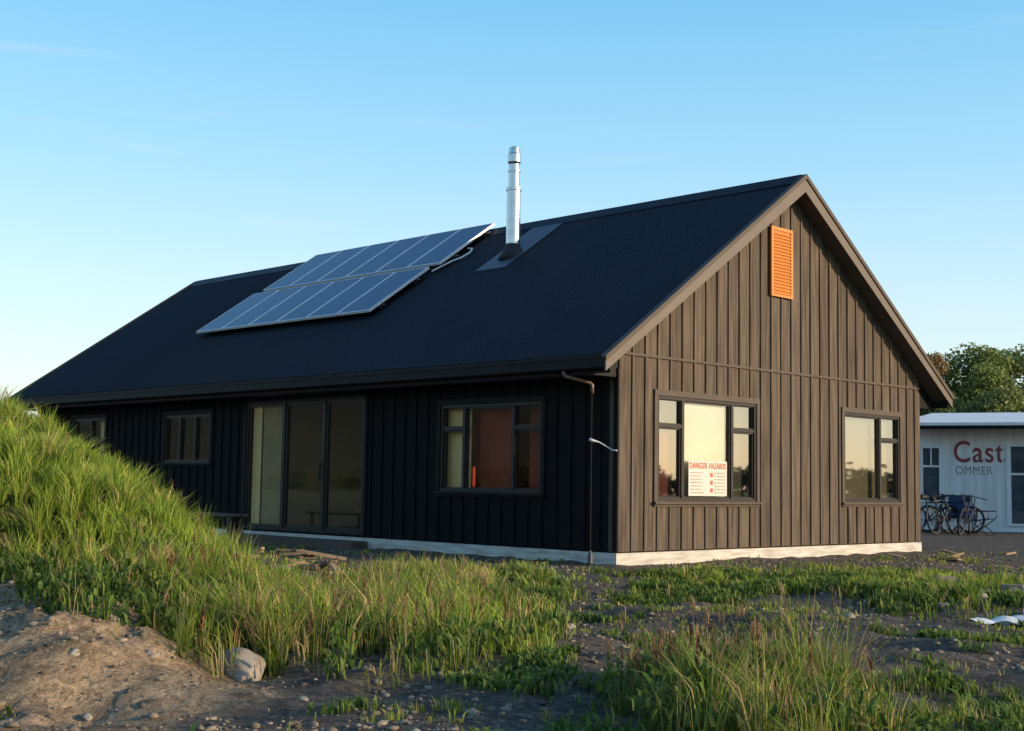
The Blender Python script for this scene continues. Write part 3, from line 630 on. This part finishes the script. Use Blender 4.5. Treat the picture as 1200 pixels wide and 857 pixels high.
for nm,(a0,a1,z0,z1),nb_ in (('window',opn[0],1),('glazed_door',opn[1],3)):
    b=MB(); t=.07
    b.box(a0-.05,a1+.05,-.04,.06,z0,z0+t); b.box(a0-.05,a1+.05,-.04,.06,z1-t,z1); b.box(a0-.05,a0+t,-.04,.06,z0+t,z1-t); b.box(a1-t,a1+.05,-.04,.06,z0+t,z1-t)
    b.box(a0+t,a1-t,-.02,.05,z0+(z1-z0)*.62,z0+(z1-z0)*.62+.06)
    if nb_==1: b.box((a0+a1)/2-.02,(a0+a1)/2+.02,-.019,.049,z0+(z1-z0)*.62+.061,z1-t)
    for k in range(1,nb_+1):
        if nb_>1: b.box(a0+(a1-a0)*k/(nb_+1)-.04,a0+(a1-a0)*k/(nb_+1)+.04,-.025,.055,z0+t,z1-t)
    wn=b.obj(nm,m_white,bd); b=MB(); b.box(a0+t,a1-t,.01,.02,z0+t,z1-t); b.obj('glass',m_drk,wn)
m_lr=mat('lettering_red',(0.30,0.05,0.05),rough=.6); m_lg=mat('lettering_grey',(0.27,0.23,0.24),rough=.6)
textmesh('Cast',.84,bd,m_lr,(1.10,-.004,2.00),(math.pi/2,0,0),'lettering',.010,.82,1.08)
textmesh('OMMER',.34,bd,m_lg,(1.16,-.004,1.65),(math.pi/2,0,0),'lettering',0,.78,1.12)
# ------------------------------------------------------------------ bicycles
def bicycle(s,d,rot,tilt,mats,lab,first=[None]):
    x,y=sd2xy(s,d); z=float(height(np.array([x]),np.array([y]))[0])
    if first[0] is None:
        e=bpy.data.objects.new('bicycle',None); COL.objects.link(e)
        parts=[]
        for cx_ in (-.52,.52):
            b=MB(); b.torus((0,0,0),.33,.026); wh=b.obj('wheel',m_blk,e,smooth=True); wh.location=(cx_,0,.355)
            b=MB(); b.torus((0,0,0),.30,.010,m=6)
            for k in range(16):
                a=math.pi*k/8; b.tube([(0,0,0),(.30*math.cos(a),0,.30*math.sin(a))],.0015,4)
            rm=b.obj('rim',m_dgrey,wh); parts.append((wh,[rm]))
        b=MB(); bb=(-.08,0,.30); st=(-.22,0,.78); hd=(.36,0,.80); hb=(.40,0,.66)
        for p,q in ((bb,st),(st,hd),(bb,hb),(hd,hb)): b.tube([p,q],.020,8)
        for sy in (-.05,.05): b.tube([(-.52,sy,.355),bb],.009,6); b.tube([(-.52,sy,.355),(st[0],0,st[2]-.05)],.009,6); b.tube([(.52,sy,.355),(hb[0],sy*.5,hb[2])],.011,6)
        b.tube([(.36,0,.8),(.34,0,.95)],.013,8); b.tube([st,(-.25,0,.9)],.013,8)
        frm=b.obj('bicycle_frame',mats,e,smooth=True); parts.append((frm,[]))
        b=MB(); b.tube([(.30,-.3,.97),(.36,-.12,.98),(.36,.12,.98),(.30,.3,.97)],.012,8); hb_=b.obj('handlebar',m_blk,e); parts.append((hb_,[]))
        b=MB(); b.tube([(-.38,0,.92),(-.28,0,.925),(-.12,0,.92)],[.075,.055,.018],10); sa=b.obj('saddle',m_blk,e); parts.append((sa,[]))
        b=MB(); b.torus((-.08,0,.30),.09,.006,m=5); b.tube([(-.08,-.06,.30),(.02,-.06,.16)],.008,6); b.tube([(-.08,.06,.30),(-.18,.06,.44)],.008,6); cr=b.obj('crank',m_dgrey,e); parts.append((cr,[]))
        first[0]=(e,parts); e2=e
    else:
        e0,parts=first[0]; e2=e0.copy(); COL.objects.link(e2)
        for p,subs in parts:
            c_=p.copy(); c_.parent=e2; COL.objects.link(c_)
            if p.name.startswith('bicycle_frame'): c_.data=p.data.copy(); c_.data.materials[0]=mats
            for s_ in subs: c3=s_.copy(); c3.parent=c_; COL.objects.link(c3)
    e2.location=(x,y,z); e2.rotation_euler=(tilt,0,rot); e2['label']=lab; e2['category']='bicycle'; e2['group']='bicycles parked by the white building'
m_bb=mat('blue_paint',(0.010,0.03,0.09),rough=.5,spec=.2); m_bk=mat('black_paint',(0.02,0.02,0.022),rough=.4)
A0=math.atan2(rh[1],rh[0])
bicycle(10.9,35.2,A0+.35,.1,m_bk,'black bicycle leaning in a row of bikes')
bicycle(11.3,35.0,A0-.4,-.16,m_bb,'blue bicycle parked near white building')
bicycle(11.5,34.4,A0+1.0,.18,m_bb,'blue bicycle parked at end of the row')
bicycle(11.05,34.5,A0+.8,-.22,m_bk,'black bicycle standing among other bikes')
bicycle(11.2,35.8,A0+1.3,.2,m_bk,'black bicycle leaning against the other bikes')
def chair(s,d,rot):
    x,y=sd2xy(s,d); z=float(height(np.array([x]),np.array([y]))[0])
    e=empty('folding_chair',(x,y,z),'dark blue canvas folding chair beside the bicycles','chair','folding chairs by the cabin',rot); WO[e.name]=Vector((0,0,0))
    b=MB(); b.add([(-.28,-.25,.44),(.28,-.25,.44),(.28,.22,.38),(-.28,.22,.38),(-.28,-.25,.42),(.28,-.25,.42),(.28,.22,.36),(-.28,.22,.36)],[(0,1,2,3),(7,6,5,4),(0,4,5,1),(1,5,6,2),(2,6,7,3),(3,7,4,0)]); b.obj('seat',m_bb,e)
    b=MB(); b.add([(-.28,.22,.38),(.28,.22,.38),(.28,.38,.98),(-.28,.38,.98),(-.28,.24,.38),(.28,.24,.38),(.28,.40,.98),(-.28,.40,.98)],[(0,1,2,3),(7,6,5,4),(0,4,5,1),(1,5,6,2),(2,6,7,3),(3,7,4,0)]); b.obj('backrest',m_bb,e)
    for sx in (-.3,.3):
        b=MB(); b.tube([(sx,-.27,0),(sx,.25,.42),(sx,.40,1.0)],.013,6); b.obj('leg',m_bk,e)
        b=MB(); b.tube([(sx,.3,0),(sx,-.27,.46),(sx,-.27,.62),(sx,.28,.62)],.013,6); b.obj('leg',m_bk,e)
chair(11.75,35.5,A0-.3); chair(12.1,34.9,A0+.9)
# ------------------------------------------------------------------ bench + timber scraps
x,y=-1.3,7.75
bn=empty('trestle_bench',(x,y,-.04),'low dark timber trestle bench beside house wall','bench'); WO['trestle_bench']=Vector((0,0,0))
b=MB(); 
for k in range(2): b.box(-.16+k*.17,-.01+k*.17,-.85,.85,.47,.51)
b.obj('seat',m_dwood,bn)
for yy in (-.7,.7):
    b=MB(); b.box(-.14,-.08,yy-.03,yy+.03,0,.469); b.box(.08,.14,yy-.03,yy+.03,0,.469); b.box(-.079,.079,yy-.02,yy+.02,.2,.26); b.obj('leg',m_dwood,bn)
rt=random.Random(3)
def offcut(x,y,l,dz):
    b=MB(); b.box(-l/2,l/2,-.04,.04,-.012,.018)
    o=b.obj('timber_offcut',rt.choice([m_wood,m_wood,m_dwood])); o.location=(x,y,float(height(np.array([x]),np.array([y]))[0])+dz); o.rotation_euler=(rt.uniform(-.2,.2),rt.uniform(-.3,.3),rt.uniform(0,3.1))
    o['label']='loose sawn timber offcut lying on rubble'; o['category']='timber'; o['group']='timber offcuts beside the house'
for i in range(24):
    d=17.6-rt.uniform(0,3.6); s=d*(-.205+rt.uniform(0,.085)); x,y=sd2xy(s,d)
    if x>-.5: x=-.6-rt.random()
    offcut(x,y,rt.uniform(.15,.6),.08+rt.uniform(0,.14))
for i in range(6): offcut(rt.uniform(5.5,8.5),rt.uniform(-1.6,-.4),rt.uniform(.15,.5),.02)
def sheet(s,d,sx,sy,lab,mt,k=1):
    x,y=sd2xy(s,d); n=24; b=MB(); vs=[];fs=[]
    for i in range(n+1):
        for j in range(n+1):
            a=(i/n-.5)*sx; c_=(j/n-.5)*sy; h=.05*math.sin(a*9+c_*4)*math.cos(c_*11-a*3)+.03*math.sin(a*23+1)*math.sin(c_*19); vs.append((a*(1+.2*math.sin(c_*5)),c_*(1+.2*math.cos(a*6)),(h+.06)*k))
    fs=[(i*(n+1)+j,(i+1)*(n+1)+j,(i+1)*(n+1)+j+1,i*(n+1)+j+1) for i in range(n) for j in range(n)]
    b.add(vs,fs); o=b.obj('plastic_sheet',mt,smooth=True); o.location=(x,y,float(height(np.array([x]),np.array([y]))[0])+.0); o['label']=lab; o['category']='plastic sheet'
sheet(4.3,11.7,.7,.4,'crumpled white plastic sheet on the ground',m_white,.7)
sheet(2.3,17.0,1.3,.4,'crumpled dark plastic sheet along the slab edge',m_blk,.6)
sheet(4.1,14.2,1.3,.25,'flattened grey plastic strip lying in grass',m_found,.6)
# ------------------------------------------------------------------ trees
def leaves(cent,rad,n,size,base,seed,squash=.8):
    g=np.random.default_rng(seed)
    cent=np.array(cent); rad=np.array(rad); k=g.integers(0,len(cent),n)
    dv=g.normal(0,1,(n,3)); dv/=np.linalg.norm(dv,axis=1)[:,None]; rr=g.random(n)**.45
    p=cent[k]+dv*(rad[k]*rr)[:,None]*np.array([1,1,squash])
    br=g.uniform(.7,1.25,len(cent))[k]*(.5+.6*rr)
    a=g.normal(0,1,(n,3)); a/=np.linalg.norm(a,axis=1)[:,None]; b_=np.cross(a,g.normal(0,1,(n,3))); b_/=np.linalg.norm(b_,axis=1)[:,None]
    sz=size*g.uniform(.5,1.3,n)[:,None]
    V=np.stack([p-a*sz,p-b_*sz*.6,p+a*sz,p+b_*sz*.6],1).reshape(-1,3); Fq=np.arange(n*4).reshape(n,4)
    C=np.array(base)*br[:,None]*g.uniform(.85,1.15,(n,1)); return V,Fq,np.repeat(C,4,0)
def tree(s,d,H,Rc,lab,base,seed,cat='tree',nl=30000):
    x,y=sd2xy(s,d); g=random.Random(seed)
    e=empty('tree',(x,y,-.15),lab,cat); WO[e.name]=Vector((0,0,0))
    b=MB(); b.tube([(0,0,0),(.1,.05,H*.25),(-.05,.1,H*.55),(0,0,H*.85)],[H*.035,H*.028,H*.018,.03],10)
    cent=[];rad=[]
    for i in range(36):
        a=g.uniform(0,6.28); zz=g.uniform(.18,1)*H; q=math.sqrt(max(0,1-((zz/H-.5)/.56)**2))*Rc*g.uniform(.35,.9)
        c_=(math.cos(a)*q,math.sin(a)*q,zz-.2*Rc*.3); cent.append(c_); rad.append(g.uniform(.22,.42)*Rc)
        if i<12: b.tube([(0,0,zz*.6),(c_[0]*.5,c_[1]*.5,zz*.82),c_],[H*.012,H*.008,.02],6)
    b.obj('trunk',m_bark,e,smooth=True)
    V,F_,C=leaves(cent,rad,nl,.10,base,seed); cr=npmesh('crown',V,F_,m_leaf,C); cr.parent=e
for i,(s,d,H,R_,base,lab,nl) in enumerate([
  (22.3,72,8.6,2.2,(.30,.20,.09),'small tree with thin yellow brown foliage',12000),
  (25.4,74,8.7,3.5,(.20,.25,.07),'rounded green tree in evening light',32000),
  (29.4,76,8.9,4.0,(.19,.24,.07),'broad green tree behind white cabin',36000),
  (20.2,66,6.2,2.4,(.15,.19,.06),'dark green tree beyond the house',20000),
  (24.0,66,6.0,2.8,(.20,.23,.07),'low olive green tree near others',24000),
  (27.4,68,6.4,3.1,(.19,.23,.07),'low bushy green tree near cabin',28000)]):
    tree(s,d,H,R_,lab,base,40+i,nl=nl)
cent=[];rad=[];g=random.Random(5)
for i in range(2400):
    a=g.uniform(0,2*math.pi); R0=150+g.uniform(-14,14)
    top=4.2*(.7+.3*math.sin(a*9)*math.sin(a*4+1))
    cent.append((R0*math.sin(a),R0*math.cos(a),max(.3,g.uniform(.1,1)*top))); rad.append(g.uniform(.9,1.8))
V,F_,C=leaves(cent,rad,110000,.42,(.075,.08,.035),77,.8); npmesh('distant_woods',V,F_,m_leaf,C,kind='stuff',label='distant belt of trees round the paddocks')
print('BLADES',NG)
